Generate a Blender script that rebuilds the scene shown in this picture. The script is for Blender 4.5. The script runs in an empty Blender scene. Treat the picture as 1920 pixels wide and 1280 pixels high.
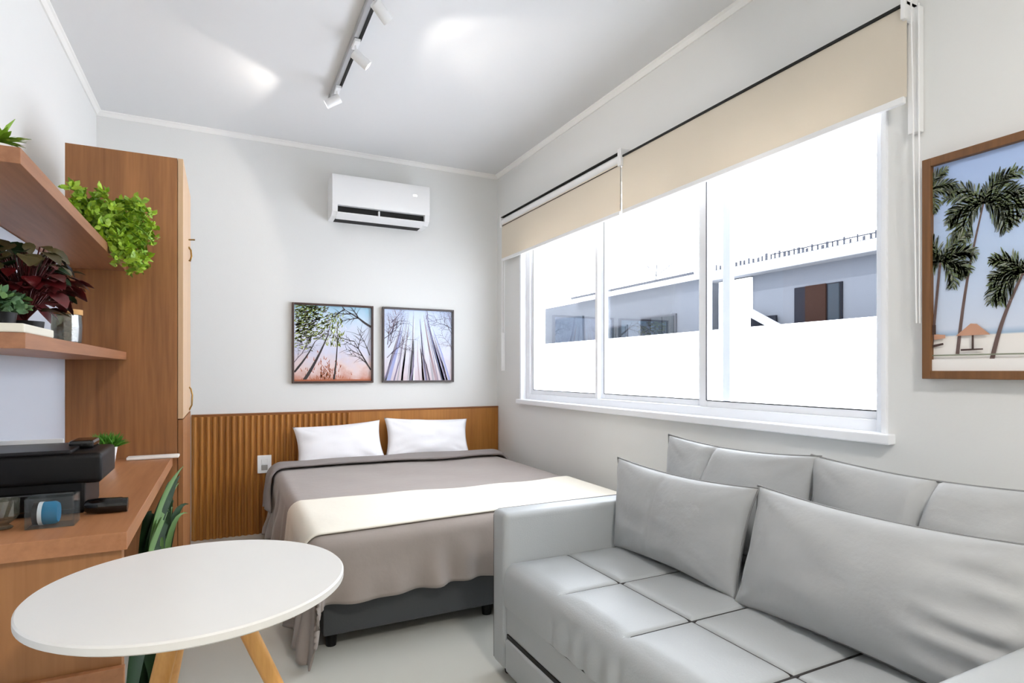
import bpy, bmesh, math, random
from mathutils import Vector, Matrix, noise
C = bpy.context.scene.collection
S = bpy.context.scene
PI = math.pi

# ------------------------------------------------------------------ camera
F_PX, HORIZON, YAW = 1092.0, 695.0, 26.3
cam_d = bpy.data.cameras.new('camera'); cam = bpy.data.objects.new('camera', cam_d); C.objects.link(cam)
cam.location = (0, 0, 1.10); cam.rotation_euler = (PI/2, 0, -math.radians(YAW))
cam_d.sensor_width = 36; cam_d.sensor_fit = 'HORIZONTAL'; cam_d.lens = 36*F_PX/1920
cam_d.shift_y = (HORIZON-640)/1920; cam_d.clip_start = 0.02
S.camera = cam
# ------------------------------------------------------------------ world, sun, exposure
w = bpy.data.worlds.new('sky'); S.world = w; w.use_nodes = True
bg = w.node_tree.nodes['Background']; bg.inputs[0].default_value = (0.95, 0.975, 1.0, 1); bg.inputs[1].default_value = 9.5
sun_d = bpy.data.lights.new('sun', 'SUN'); sun_d.energy = 7.0; sun_d.angle = 0.02; sun_d.color = (1, .97, .92)
sun = bpy.data.objects.new('sun', sun_d); C.objects.link(sun); sun.location = (-6, -2, 9)
sun.rotation_euler = Vector((0.62, 0.30, -0.72)).to_track_quat('-Z', 'Y').to_euler()
S.view_settings.view_transform = 'Standard'; S.view_settings.look = 'None'
S.view_settings.exposure = 0.06; S.view_settings.gamma = 1.0; S.view_settings.use_curve_mapping = False
S.cycles.max_bounces = 10; S.cycles.diffuse_bounces = 7; S.cycles.transparent_max_bounces = 16
S.cycles.sample_clamp_indirect = 6
CEIL = 2.69; R = 2.0; L = -0.70; D = 4.32; REAR = -1.9

# ------------------------------------------------------------------ materials
def lin(c):
    return tuple((v/255/12.92 if v/255 <= .04045 else ((v/255+.055)/1.055)**2.4) for v in c)
def mat(name, rgb, rough=.6, metal=0, spec=.5, bump=0, bscale=40, var=0, vscale=6, sheen=0, coat=0, stretch=(1,1,1)):
    m = bpy.data.materials.new(name); m.use_nodes = True
    nt = m.node_tree; b = nt.nodes['Principled BSDF']; c = lin(rgb)
    b.inputs['Base Color'].default_value = (*c, 1); b.inputs['Roughness'].default_value = rough
    b.inputs['Metallic'].default_value = metal; b.inputs['Specular IOR Level'].default_value = spec
    if sheen: b.inputs['Sheen Weight'].default_value = sheen
    if coat: b.inputs['Coat Weight'].default_value = coat
    tc = nt.nodes.new('ShaderNodeTexCoord'); mp = nt.nodes.new('ShaderNodeMapping'); mp.inputs['Scale'].default_value = stretch
    nt.links.new(tc.outputs['Object'], mp.inputs[0])
    if var:
        n = nt.nodes.new('ShaderNodeTexNoise'); n.inputs['Scale'].default_value = vscale; n.inputs['Detail'].default_value = 4
        r = nt.nodes.new('ShaderNodeValToRGB'); r.color_ramp.elements[0].position = .3; r.color_ramp.elements[1].position = .7
        r.color_ramp.elements[0].color = (*[v*(1-var) for v in c], 1); r.color_ramp.elements[1].color = (*[min(1, v*(1+var)) for v in c], 1)
        nt.links.new(mp.outputs[0], n.inputs['Vector']); nt.links.new(n.outputs[0], r.inputs[0]); nt.links.new(r.outputs[0], b.inputs['Base Color'])
    if bump:
        n = nt.nodes.new('ShaderNodeTexNoise'); n.inputs['Scale'].default_value = bscale; n.inputs['Detail'].default_value = 3
        bp = nt.nodes.new('ShaderNodeBump'); bp.inputs['Strength'].default_value = bump; bp.inputs['Distance'].default_value = .01
        nt.links.new(mp.outputs[0], n.inputs['Vector']); nt.links.new(n.outputs[0], bp.inputs['Height']); nt.links.new(bp.outputs[0], b.inputs['Normal'])
    return m
def wood(name, a, b_, axis='Z', rough=.45, scale=7):
    m = bpy.data.materials.new(name); m.use_nodes = True; nt = m.node_tree; b = nt.nodes['Principled BSDF']
    tc = nt.nodes.new('ShaderNodeTexCoord'); mp = nt.nodes.new('ShaderNodeMapping')
    sc = {'Z': (1, 1, .05), 'Y': (1, .06, 1), 'X': (.06, 1, 1)}[axis]; mp.inputs['Scale'].default_value = sc
    n = nt.nodes.new('ShaderNodeTexNoise'); n.inputs['Scale'].default_value = scale; n.inputs['Detail'].default_value = 7; n.inputs['Roughness'].default_value = .65; n.inputs['Distortion'].default_value = .4
    n2 = nt.nodes.new('ShaderNodeTexNoise'); n2.inputs['Scale'].default_value = scale*14; n2.inputs['Detail'].default_value = 3
    mx = nt.nodes.new('ShaderNodeMath'); mx.operation = 'MULTIPLY_ADD'; mx.inputs[1].default_value = .35
    r = nt.nodes.new('ShaderNodeValToRGB'); r.color_ramp.elements[0].position = .45; r.color_ramp.elements[1].position = .9
    r.color_ramp.elements[0].color = (*lin(a), 1); r.color_ramp.elements[1].color = (*lin(b_), 1)
    nt.links.new(tc.outputs['Object'], mp.inputs[0]); nt.links.new(mp.outputs[0], n.inputs['Vector']); nt.links.new(mp.outputs[0], n2.inputs['Vector'])
    nt.links.new(n2.outputs[0], mx.inputs[0]); nt.links.new(n.outputs[0], mx.inputs[2]); nt.links.new(mx.outputs[0], r.inputs[0])
    nt.links.new(r.outputs[0], b.inputs['Base Color']); b.inputs['Roughness'].default_value = rough
    return m
def emit(name, rgb, s):
    m = bpy.data.materials.new(name); m.use_nodes = True; b = m.node_tree.nodes['Principled BSDF']
    b.inputs['Base Color'].default_value = (*lin(rgb), 1); b.inputs['Emission Color'].default_value = (*lin(rgb), 1); b.inputs['Emission Strength'].default_value = s
    return m
def glassy(name, tint=(255, 255, 255), refl=.06, rough=.02, opaq=0.0):
    m = bpy.data.materials.new(name); m.use_nodes = True; nt = m.node_tree; nt.nodes.clear()
    o = nt.nodes.new('ShaderNodeOutputMaterial'); t = nt.nodes.new('ShaderNodeBsdfTransparent'); g = nt.nodes.new('ShaderNodeBsdfGlossy')
    d = nt.nodes.new('ShaderNodeBsdfDiffuse'); d.inputs[0].default_value = (*lin(tint), 1)
    t.inputs[0].default_value = (*lin(tint), 1); g.inputs['Roughness'].default_value = rough
    lw = nt.nodes.new('ShaderNodeLayerWeight'); lw.inputs[0].default_value = .25
    mu = nt.nodes.new('ShaderNodeMath'); mu.operation = 'MULTIPLY_ADD'; mu.inputs[1].default_value = .35; mu.inputs[2].default_value = refl
    mx = nt.nodes.new('ShaderNodeMixShader'); m2 = nt.nodes.new('ShaderNodeMixShader'); m2.inputs[0].default_value = opaq
    nt.links.new(lw.outputs['Fresnel'], mu.inputs[0]); nt.links.new(mu.outputs[0], mx.inputs[0])
    nt.links.new(t.outputs[0], m2.inputs[1]); nt.links.new(d.outputs[0], m2.inputs[2])
    nt.links.new(m2.outputs[0], mx.inputs[1]); nt.links.new(g.outputs[0], mx.inputs[2]); nt.links.new(mx.outputs[0], o.inputs[0])
    return m
def translucent(name, rgb, tr=.3):
    m = bpy.data.materials.new(name); m.use_nodes = True; nt = m.node_tree; nt.nodes.clear()
    o = nt.nodes.new('ShaderNodeOutputMaterial'); d = nt.nodes.new('ShaderNodeBsdfDiffuse'); t = nt.nodes.new('ShaderNodeBsdfTranslucent')
    mx = nt.nodes.new('ShaderNodeMixShader'); mx.inputs[0].default_value = tr
    d.inputs[0].default_value = (*lin(rgb), 1); t.inputs[0].default_value = (*lin(rgb), 1)
    nt.links.new(d.outputs[0], mx.inputs[1]); nt.links.new(t.outputs[0], mx.inputs[2]); nt.links.new(mx.outputs[0], o.inputs[0])
    return m
M = dict(
    wall=mat('wall_paint', (224, 225, 224), .85, bump=.03, bscale=120),
    ceiling=mat('ceiling_paint', (228, 229, 230), .9),
    trim=mat('white_trim', (240, 240, 238), .5),
    floor=mat('porcelain_floor', (203, 203, 195), .22, var=.05, vscale=1.5, stretch=(1, .35, 1)),
    pvc=mat('white_window_frame', (240, 243, 248), .35),
    gasket=mat('dark_gasket', (50, 52, 58), .6),
    wardrobe=wood('wardrobe_wood', (112, 68, 34), (176, 118, 66), 'Z', .5, 5),
    wardrobe_front=wood('wardrobe_door_wood', (188, 150, 112), (214, 180, 144), 'Z', .4, 5),
    desk=wood('desk_wood', (146, 94, 58), (186, 130, 88), 'Y', .4, 5),
    desk_end=wood('desk_end_wood', (140, 90, 50), (176, 124, 76), 'Z', .45, 5),
    shelf=wood('shelf_wood', (132, 86, 58), (180, 126, 90), 'Y', .45, 5),
    head=wood('headboard_wood', (146, 90, 28), (182, 122, 52), 'Z', .45, 6),
    leg=wood('table_leg_wood', (178, 122, 58), (212, 158, 88), 'Z', .4, 12),
    white=mat('white_laminate', (222, 221, 218), .35),
    white_plastic=mat('white_plastic', (236, 237, 238), .3),
    cream_plastic=mat('cream_plastic', (226, 222, 208), .4),
    black=mat('black_plastic', (9, 9, 11), .45, spec=.25),
    black_gloss=mat('gloss_black', (10, 10, 12), .12),
    dark=mat('dark_slot', (8, 8, 9), .7),
    grey_metal=mat('grey_track', (175, 176, 178), .4, metal=.3),
    brass=mat('brass', (150, 118, 66), .3, metal=.9),
    sofa=mat('sofa_leatherette', (172, 176, 178), .42, bump=.08, bscale=180, var=.02),
    sofa_seam=mat('sofa_seam', (52, 50, 50), .7),
    cushion=mat('cushion_suede', (168, 170, 171), .75, bump=.1, bscale=60, var=.05, vscale=7, sheen=.25),
    piping=mat('cushion_piping', (132, 133, 134), .7),
    duvet=mat('taupe_duvet', (148, 138, 132), .8, bump=.15, bscale=25, var=.03, sheen=.2),
    throw=mat('cream_throw', (234, 229, 216), .85, bump=.1, bscale=35),
    linen=mat('white_linen', (236, 236, 240), .85, bump=.1, bscale=18),
    bedbase=mat('bed_base_fabric', (68, 71, 74), .7, bump=.05, bscale=150),
    blind=translucent('beige_blind', (229, 220, 205), .2),
    glass=glassy('window_glass', (250, 252, 255), .0),
    acrylic=glassy('clear_acrylic', (242, 246, 248), .0, .05, .02),
    crystal=glassy('cut_glass', (212, 212, 202), .10, .12, .06),
    cyan=mat('cyan_label', (0, 112, 150), .6, spec=.2),
    facade=mat('facade_blue_grey', (68, 71, 77), .95, spec=.05),
    facade_l=mat('facade_pale', (118, 122, 130), .95, spec=.05),
    facade_w=mat('facade_white', (235, 236, 240), .9),
    ext_dark=mat('dark_opening', (16, 18, 24), .9, spec=.05),
    ext_glass=mat('dark_window', (26, 32, 38), .8, spec=.08),
    ext_brown=mat('brown_shutter', (26, 15, 12), .9, spec=.05),
    ext_grey=mat('ext_grey', (48, 50, 56), .9, spec=.05),
    soil=mat('soil', (40, 28, 20), .9),
    fern=mat('fern_green', (150, 182, 44), .5, var=.3, vscale=30),
    grass=mat('grass_green', (70, 130, 30), .6, var=.3, vscale=50),
    succ=mat('fresh_green', (126, 164, 44), .5, var=.25, vscale=40),
    begonia=mat('dark_begonia', (78, 14, 18), .4, var=.5, vscale=18),
    begonia_g=mat('olive_leaf', (72, 66, 38), .45, var=.4, vscale=20),
    varieg=mat('variegated_leaf', (84, 120, 82), .5, var=.6, vscale=45),
    strap=mat('strap_leaf', (22, 48, 20), .55, spec=.2, var=.35, vscale=12),
    strap_l=mat('strap_leaf_light', (84, 116, 62), .5, spec=.3),
    rattan=mat('rattan_rim', (196, 150, 92), .7),
    rubber=mat('black_rubber', (20, 20, 20), .7),
    paper=mat('white_paper', (240, 236, 230), .6),
)

# ------------------------------------------------------------------ builders
def props(o, label=None, cat=None, group=None, kind=None):
    if label: o['label'] = label
    if cat: o['category'] = cat
    if group: o['group'] = group
    if kind: o['kind'] = kind
    return o
def thing(name, label, cat, loc=(0, 0, 0), group=None):
    o = bpy.data.objects.new(name, None); C.objects.link(o); o.location = loc; o.empty_display_size = .05
    return props(o, label, cat, group)
def wloc(o):
    v = Vector((0, 0, 0))
    while o is not None: v += o.location; o = o.parent
    return v
def obj(name, bm, mats, parent=None, smooth=False, label=None, origin=None):
    """bm in world coordinates; becomes one mesh object (a part when parent given)"""
    bmesh.ops.recalc_face_normals(bm, faces=bm.faces)
    base = wloc(parent) if parent else Vector(origin or (0, 0, 0))
    bm.transform(Matrix.Translation(-base))
    me = bpy.data.meshes.new(name); bm.to_mesh(me); bm.free()
    for m in (mats if isinstance(mats, (list, tuple)) else [mats]): me.materials.append(m)
    if smooth:
        me.polygons.foreach_set('use_smooth', [True]*len(me.polygons))
        me.set_sharp_from_angle(angle=math.radians(smooth if smooth is not True else 40))
    o = bpy.data.objects.new(name, me); C.objects.link(o)
    if parent: o.parent = parent
    else: o.location = base
    if label: o['label'] = label
    return o
def struct(name, bm, m, smooth=False):
    return props(obj(name, bm, m, None, smooth), kind='structure')
def bx(bm, x0, x1, y0, y1, z0, z1, bev=0, seg=2, mi=0, mtx=None):
    r = bmesh.ops.create_cube(bm, size=1); vs = r['verts']
    for v in vs: v.co = Vector(((x0+x1)/2+v.co.x*(x1-x0), (y0+y1)/2+v.co.y*(y1-y0), (z0+z1)/2+v.co.z*(z1-z0)))
    fs = set(f for v in vs for f in v.link_faces)
    if bev:
        es = list(set(e for v in vs for e in v.link_edges))
        rr = bmesh.ops.bevel(bm, geom=es, offset=bev, segments=seg, affect='EDGES', profile=.6)
        fs = set(f for f in rr['faces']) | set(f for f in fs if f.is_valid)
        vs = list(set(v for f in fs for v in f.verts))
    for f in fs:
        if f.is_valid: f.material_index = mi
    if mtx: bmesh.ops.transform(bm, matrix=mtx, verts=[v for v in vs if v.is_valid])
    return vs
def box(*a, **k):
    bm = bmesh.new(); bx(bm, *a, **k); return bm
def tube(bm, pts, rad, n=10, mi=0, caps=True, flat=1.0):
    pts = [Vector(p) for p in pts]; rs = rad if isinstance(rad, (list, tuple)) else [rad]*len(pts)
    rings = []; up = Vector((0, 0, 1))
    prev = None
    for i, p in enumerate(pts):
        t = (pts[min(i+1, len(pts)-1)]-pts[max(i-1, 0)]).normalized()
        if prev is None:
            a = t.cross(up); a = a.normalized() if a.length > .01 else Vector((1, 0, 0))
        else: a = (prev - t*prev.dot(t)).normalized()
        prev = a; b = t.cross(a)
        rings.append([bm.verts.new(p+a*math.cos(2*PI*k/n)*rs[i]+b*math.sin(2*PI*k/n)*rs[i]*flat) for k in range(n)])
    for i in range(len(rings)-1):
        for k in range(n):
            f = bm.faces.new((rings[i][k], rings[i][(k+1) % n], rings[i+1][(k+1) % n], rings[i+1][k])); f.material_index = mi
    if caps:
        for r in (rings[0], rings[-1]):
            f = bm.faces.new(r); f.material_index = mi
    return bm
def lathe(bm, prof, c=(0, 0, 0), n=32, mi=0, mtx=None):
    rings = []; vs = []
    for r, z in prof:
        if r < 1e-6: v = bm.verts.new((c[0], c[1], c[2]+z)); rings.append([v]); vs.append(v)
        else:
            ring = [bm.verts.new((c[0]+r*math.cos(2*PI*k/n), c[1]+r*math.sin(2*PI*k/n), c[2]+z)) for k in range(n)]
            rings.append(ring); vs += ring
    for a, b in zip(rings[:-1], rings[1:]):
        for k in range(n):
            if len(a) == 1 and len(b) == 1: continue
            if len(a) == 1: f = bm.faces.new((a[0], b[k], b[(k+1) % n]))
            elif len(b) == 1: f = bm.faces.new((a[k], a[(k+1) % n], b[0]))
            else: f = bm.faces.new((a[k], a[(k+1) % n], b[(k+1) % n], b[k]))
            f.material_index = mi
    if mtx: bmesh.ops.transform(bm, matrix=mtx, verts=vs)
    return bm
def grid(bm, nu, nv, fn, mi=0, close_u=False):
    g = [[bm.verts.new(fn(i/nu, j/nv)) for j in range(nv+1)] for i in range(nu+(0 if close_u else 1))]
    nn = len(g)
    for i in range(nu):
        for j in range(nv):
            f = bm.faces.new((g[i][j], g[(i+1) % nn][j], g[(i+1) % nn][j+1], g[i][j+1])); f.material_index = mi
    return g
def poly(bm, pts, mi=0):
    f = bm.faces.new([bm.verts.new(p) for p in pts]); f.material_index = mi; return f
def aim(loc, d):
    return Matrix.Translation(loc) @ Vector(d).to_track_quat('Z', 'Y').to_matrix().to_4x4()

# ------------------------------------------------------------------ room shell
T = .16
struct('floor', box(L-T, R+T, REAR-T, D+T, -.1, 0), M['floor'])
struct('ceiling', box(L-T, R+T, REAR-T, D+T, CEIL, CEIL+.15), M['ceiling'])
struct('wall_back', box(L-T, R+T, D, D+T, 0, CEIL), M['wall'])
struct('wall_left', box(L-T, L, REAR, D, 0, CEIL), M['wall'])
struct('wall_front', box(L-T, R+T, REAR-T, REAR, 0, CEIL), M['wall'])
WY0, WY1, WZ0, WZ1 = 1.20, 3.885, .885, 2.16
bm = bmesh.new()
bx(bm, R, R+T, REAR, D, 0, WZ0); bx(bm, R, R+T, REAR, D, WZ1, CEIL)
bx(bm, R, R+T, REAR, WY0, WZ0, WZ1); bx(bm, R, R+T, WY1, D, WZ0, WZ1)
struct('wall_right', bm, M['wall'])
struct('wall_ledge', box(L, -.563, .9, 2.838, 0, 1.505), mat('ledge_grey_blue', (196, 203, 214), .5))
# thin plaster cornice
def cornice(name, a, b, inward):
    bm = bmesh.new(); iv = Vector(inward)
    prof = [(0, 0), (.028, 0), (.028, -.006), (.020, -.012), (.012, -.024), (.008, -.030), (0, -.030)]
    def pt(base, p): return Vector(base)+iv*p[0]+Vector((0, 0, CEIL+p[1]))
    A = [bm.verts.new(pt(a, p)) for p in prof]; B = [bm.verts.new(pt(b, p)) for p in prof]
    for i in range(len(prof)):
        j = (i+1) % len(prof); bm.faces.new((A[i], A[j], B[j], B[i]))
    bm.faces.new(A); bm.faces.new(B); struct(name, bm, M['trim'])
cornice('trim_1', (L, D, 0), (R, D, 0), (0, -1, 0))
cornice('trim_2', (R, REAR, 0), (R, D-.028, 0), (-1, 0, 0))
cornice('trim_3', (L, REAR, 0), (L, D-.028, 0), (1, 0, 0))

# ------------------------------------------------------------------ window
win = props(thing('window_1', None, None, (R, 2.54, WZ0)), kind='structure')
FX0, FX1 = R+.035, R+.115
bm = bmesh.new()
bx(bm, FX0, FX1, WY0, WY0+.055, WZ0, WZ1, .004); bx(bm, FX0, FX1, WY1-.065, WY1, WZ0, WZ1, .004)
bx(bm, FX0+.001, FX1-.001, WY0+.054, WY1-.064, WZ1-.05, WZ1-.001, .004); bx(bm, FX0+.001, FX1-.001, WY0+.054, WY1-.064, WZ0+.001, WZ0+.045, .004)
# inner casing around the reveal
bx(bm, R-.012, FX0+.01, WY1-.012, WY1+.012, WZ0-.01, WZ1, .003); bx(bm, R-.012, FX0+.01, WY0-.006, WY0+.012, WZ0-.01, WZ1, .003)
obj('window_frame', bm, M['pvc'], win)
obj('window_sill', box(R-.04, FX0+.02, WY0-.03, WY1+.02, WZ0-.03, WZ0+.004, .005), M['pvc'], win)
def sash(y0, y1, xo, wl, wr):
    x0, x1 = xo, xo+.028; z0, z1 = WZ0+.045, WZ1-.05; s = .03
    bm = bmesh.new()
    bx(bm, x0, x1, y0, y0+wr, z0, z1, .003); bx(bm, x0, x1, y1-wl, y1, z0, z1, .003)
    bx(bm, x0, x1, y0+wr, y1-wl, z0, z0+s, .003); bx(bm, x0, x1, y0+wr, y1-wl, z1-s, z1, .003)
    so = obj('sash', bm, M['pvc'], win)
    obj('pane', box(x0+.012, x0+.016, y0+wr-.004, y1-wl+.004, z0+s-.004, z1-s+.004), M['glass'], so)
    bm = bmesh.new(); xg = x0-.001; g = .0045
    bx(bm, xg, xg+.003, y0+wr, y1-wl, z0+s-.002, z0+s+g-.002); bx(bm, xg, xg+.003, y1-wl, y1-wl+g, z0+s, z1-s)
    obj('gasket', bm, M['gasket'], so)
sash(2.965, 3.82, R+.05, .03, .028)
sash(2.09, 2.985, R+.082, .045, .06)
sash(1.255, 2.11, R+.05, .045, .01)
bm = bmesh.new(); bx(bm, R+.084, R+.11, 1.955, 2.0, WZ0+.045, WZ1-.05, .003)
obj('outer_stile', bm, M['pvc'], win)

# ------------------------------------------------------------------ roller blinds
def blind(y0, y1, label, cassette):
    X = 1.945; t = thing('roller_blind', label, 'roller blind', (X, (y0+y1)/2, 1.955), 'beige roller blinds over the window')
    bm = bmesh.new(); bx(bm, X, X+.0015, y0+.004, y1-.004, 1.972, 2.262); obj('fabric', bm, M['blind'], t)
    obj('bottom_bar', box(X-.006, X+.008, y0+.01, y1-.01, 1.953, 1.975, .003), M['white_plastic'], t)
    if cassette:
        bm = bmesh.new(); tube(bm, [(X+.02, y0+.02, 2.262), (X+.02, y1-.01, 2.262)], .03, 20)
        obj('roller', bm, M['white_plastic'], t, 50)
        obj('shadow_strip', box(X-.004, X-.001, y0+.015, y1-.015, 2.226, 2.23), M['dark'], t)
        obj('top_strip', box(X-.012, X+.05, y0+.01, y1, 2.292, 2.296), M['dark'], t)
    else:
        bm = bmesh.new(); tube(bm, [(X+.028, y0+.02, 2.24), (X+.028, y1-.01, 2.24)], .022, 20)
        obj('roller', bm, M['white_plastic'], t, 50)
        obj('top_strip', box(X-.006, X+.05, y0, y1, 2.262, 2.272), M['dark'], t)
    for yy in (y0, y1-.014):
        bm = bmesh.new(); bx(bm, X-.018, R-.001, yy, yy+.014, 2.215, 2.31, .004); obj('bracket', bm, M['white_plastic'], t)
    return t
b1 = blind(2.586, 4.12, 'shorter beige roller blind with a white tube, nearest the back wall', True)
b2 = blind(1.10, 2.585, 'longer beige roller blind with a thin black top edge, nearest the palm print', False)
bm = bmesh.new(); tube(bm, [(1.955, 4.13, 2.25), (1.955, 4.135, 1.12)], .0035, 6); tube(bm, [(1.975, 4.13, 2.25), (1.975, 4.135, 1.12)], .0035, 6)
obj('pull_chain', bm, M['white_plastic'], b1)
obj('chain_weight', box(1.95, 1.98, 4.128, 4.14, 1.10, 1.40, .003), M['white_plastic'], b1)
bm = bmesh.new(); tube(bm, [(1.938, 2.585, 2.25), (1.938, 2.585, 1.98)], .0022, 6); obj('pull_chain', bm, M['piping'], b2)
bm = bmesh.new(); tube(bm, [(1.94, 1.088, 2.26), (1.955, 1.08, 1.25)], .0025, 6); tube(bm, [(1.965, 1.079, 2.26), (1.967, 1.077, 1.25)], .0025, 6)
obj('pull_chain', bm, M['white_plastic'], b2)
obj('side_guide', box(1.975, R-.001, 1.082, 1.118, 1.86, 2.26, .003), M['white_plastic'], b2)

# ------------------------------------------------------------------ air conditioner
t = thing('air_conditioner', 'white split air conditioner mounted high on the back wall', 'air conditioner', (1.0, D, 2.18))
x0, x1 = .665, 1.36
def acprof(z):  # front y for height fraction
    return None
prof = [(D-.001, 2.455), (D-.17, 2.462), (D-.19, 2.455), (D-.20, 2.43), (D-.20, 2.255), (D-.195, 2.245), (D-.001, 2.245)]
bm = bmesh.new(); A = [bm.verts.new((x0, y, z)) for y, z in prof]; B = [bm.verts.new((x1, y, z)) for y, z in prof]
for i in range(len(prof)): j = (i+1) % len(prof); bm.faces.new((A[i], A[j], B[j], B[i]))
bm.faces.new(A); bm.faces.new(B); obj('cover', bm, M['white_plastic'], t, 30)
bm = bmesh.new(); prof = [(D-.001, 2.246), (D-.16, 2.246), (D-.165, 2.20), (D-.12, 2.175), (D-.001, 2.17)]
A = [bm.verts.new((x0+.035, y, z)) for y, z in prof]; B = [bm.verts.new((x1-.035, y, z)) for y, z in prof]
for i in range(len(prof)): j = (i+1) % len(prof); bm.faces.new((A[i], A[j], B[j], B[i]))
bm.faces.new(A); bm.faces.new(B); obj('air_outlet', bm, M['dark'], t)
for a, b in ((x0, x0+.036), (x1-.036, x1)):
    bm = bmesh.new(); prof = [(D-.001, 2.248), (D-.196, 2.248), (D-.19, 2.20), (D-.15, 2.175), (D-.001, 2.17)]
    A = [bm.verts.new((a, y, z)) for y, z in prof]; B = [bm.verts.new((b, y, z)) for y, z in prof]
    for i in range(len(prof)): j = (i+1) % len(prof); bm.faces.new((A[i], A[j], B[j], B[i]))
    bm.faces.new(A); bm.faces.new(B); obj('end_cap', bm, M['white_plastic'], t)
bm = bmesh.new()
bx(bm, x0+.034, x1-.034, -.045, .045, -.004, .004, .002, mtx=Matrix.Translation((0, D-.15, 2.182)) @ Matrix.Rotation(math.radians(-16), 4, 'X'))
obj('louver', bm, M['white_plastic'], t)
obj('louver_clip', box(.985, .995, D-.185, D-.16, 2.19, 2.235, .002), M['white_plastic'], t)
obj('display_light', box(1.235, 1.262, D-.203, D-.199, 2.37, 2.383, .001), emit('display_glow', (255, 255, 255), 1.2), t)

# ------------------------------------------------------------------ framed prints
def uvfn(kind, o, w, h):
    # returns map (u,v,layer)->world on the print plane
    if kind == 'back': return lambda u, v, k=0: Vector((o[0]+u*w, o[1]-.0006*k, o[2]+v*h))
    return lambda u, v, k=0: Vector((o[0]-.0006*k, o[1]-u*w, o[2]+v*h))
def strip(bm, P, pts, ws, mi, k):
    pts = [Vector(p) for p in pts]; a = []; b = []
    for i, p in enumerate(pts):
        t = (pts[min(i+1, len(pts)-1)]-pts[max(i-1, 0)]); t = t.normalized() if t.length else Vector((0, 1)); n = Vector((-t.y, t.x))
        cl = lambda q: (min(1, max(0, q.x)), min(1, max(0, q.y)))
        a.append(bm.verts.new(P(*cl(p+n*ws[i]/2), k))); b.append(bm.verts.new(P(*cl(p-n*ws[i]/2), k)))
    for i in range(len(pts)-1):
        try: f = bm.faces.new((a[i], a[i+1], b[i+1], b[i])); f.material_index = mi
        except ValueError: pass
def branch(bm, P, rnd, p, ang, ln, w_, mi, k, depth, bend=.3):
    pts = [p]; ws = [w_]; a = ang; q = Vector(p)
    for i in range(4):
        a += rnd.uniform(-bend, bend); q = q+Vector((math.cos(a), math.sin(a)))*ln/4; pts.append((q.x, q.y)); ws.append(w_*(1-.2*(i+1)))
    strip(bm, P, pts, ws, mi, k)
    if depth > 0:
        for i in range(1, 5):
            for s in (-1, 1):
                if rnd.random() < .8: branch(bm, P, rnd, pts[i], a+s*rnd.uniform(.4, .9), ln*.5, w_*.45, mi, k, depth-1, bend)
def art_bg(name, stops, kind, nz=9, amt=.5, ax=2):
    """printed background: vertical ramp mixed with blotches, all pigment of the print"""
    m = bpy.data.materials.new(name); m.use_nodes = True; nt = m.node_tree; b = nt.nodes['Principled BSDF']; b.inputs['Roughness'].default_value = .5
    uv = nt.nodes.new('ShaderNodeTexCoord'); sep = nt.nodes.new('ShaderNodeSeparateXYZ')
    n = nt.nodes.new('ShaderNodeTexNoise'); n.inputs['Scale'].default_value = nz; n.inputs['Detail'].default_value = 5
    ma = nt.nodes.new('ShaderNodeMath'); ma.operation = 'MULTIPLY_ADD'; ma.inputs[1].default_value = amt
    sb = nt.nodes.new('ShaderNodeMath'); sb.operation = 'SUBTRACT'; sb.inputs[1].default_value = amt/2
    r = nt.nodes.new('ShaderNodeValToRGB'); els = r.color_ramp.elements
    while len(els) < len(stops): els.new(.5)
    for e, (p, c) in zip(els, stops): e.position = p; e.color = (*lin(c), 1)
    nt.links.new(uv.outputs['Generated'], sep.inputs[0]); nt.links.new(uv.outputs['Generated'], n.inputs['Vector'])
    nt.links.new(n.outputs[0], ma.inputs[0]); nt.links.new(sep.outputs[ax], ma.inputs[2]); nt.links.new(ma.outputs[0], sb.inputs[0]); nt.links.new(sb.outputs[0], r.inputs[0])
    nt.links.new(r.outputs[0], b.inputs['Base Color'])
    return m
def ink(name, c): return mat(name, c, .5)
def framed(name, label, cat, kind, o, w, h, fw, fd, fmat, group=None):
    if kind == 'back': loc = (o[0]+w/2, D, o[2])
    else: loc = (R, o[1]-w/2, o[2])
    t = thing(name, label, cat, loc, group)
    bm = bmesh.new()
    if kind == 'back':
        y0, y1 = D-fd, D-.001
        bx(bm, o[0]-fw, o[0], y0, y1, o[2]-fw, o[2]+h+fw, .002); bx(bm, o[0]+w, o[0]+w+fw, y0, y1, o[2]-fw, o[2]+h+fw, .002)
        bx(bm, o[0], o[0]+w, y0, y1, o[2]-fw, o[2], .002); bx(bm, o[0], o[0]+w, y0, y1, o[2]+h, o[2]+h+fw, .002)
    else:
        X0, X1 = R-fd, R-.001; ya, yb = o[1]-w, o[1]
        bx(bm, X0, X1, ya-fw, ya, o[2]-fw, o[2]+h+fw, .002); bx(bm, X0, X1, yb, yb+fw, o[2]-fw, o[2]+h+fw, .002)
        bx(bm, X0, X1, ya, yb, o[2]-fw, o[2], .002); bx(bm, X0, X1, ya, yb, o[2]+h, o[2]+h+fw, .002)
    obj('frame', bm, fmat, t)
    return t
fr1 = mat('dark_brown_frame', (66, 44, 38), .5); fr2 = mat('grey_brown_frame', (74, 66, 66), .5)
frp = wood('palm_frame_wood', (96, 62, 32), (134, 92, 54), 'Z', .5)
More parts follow.
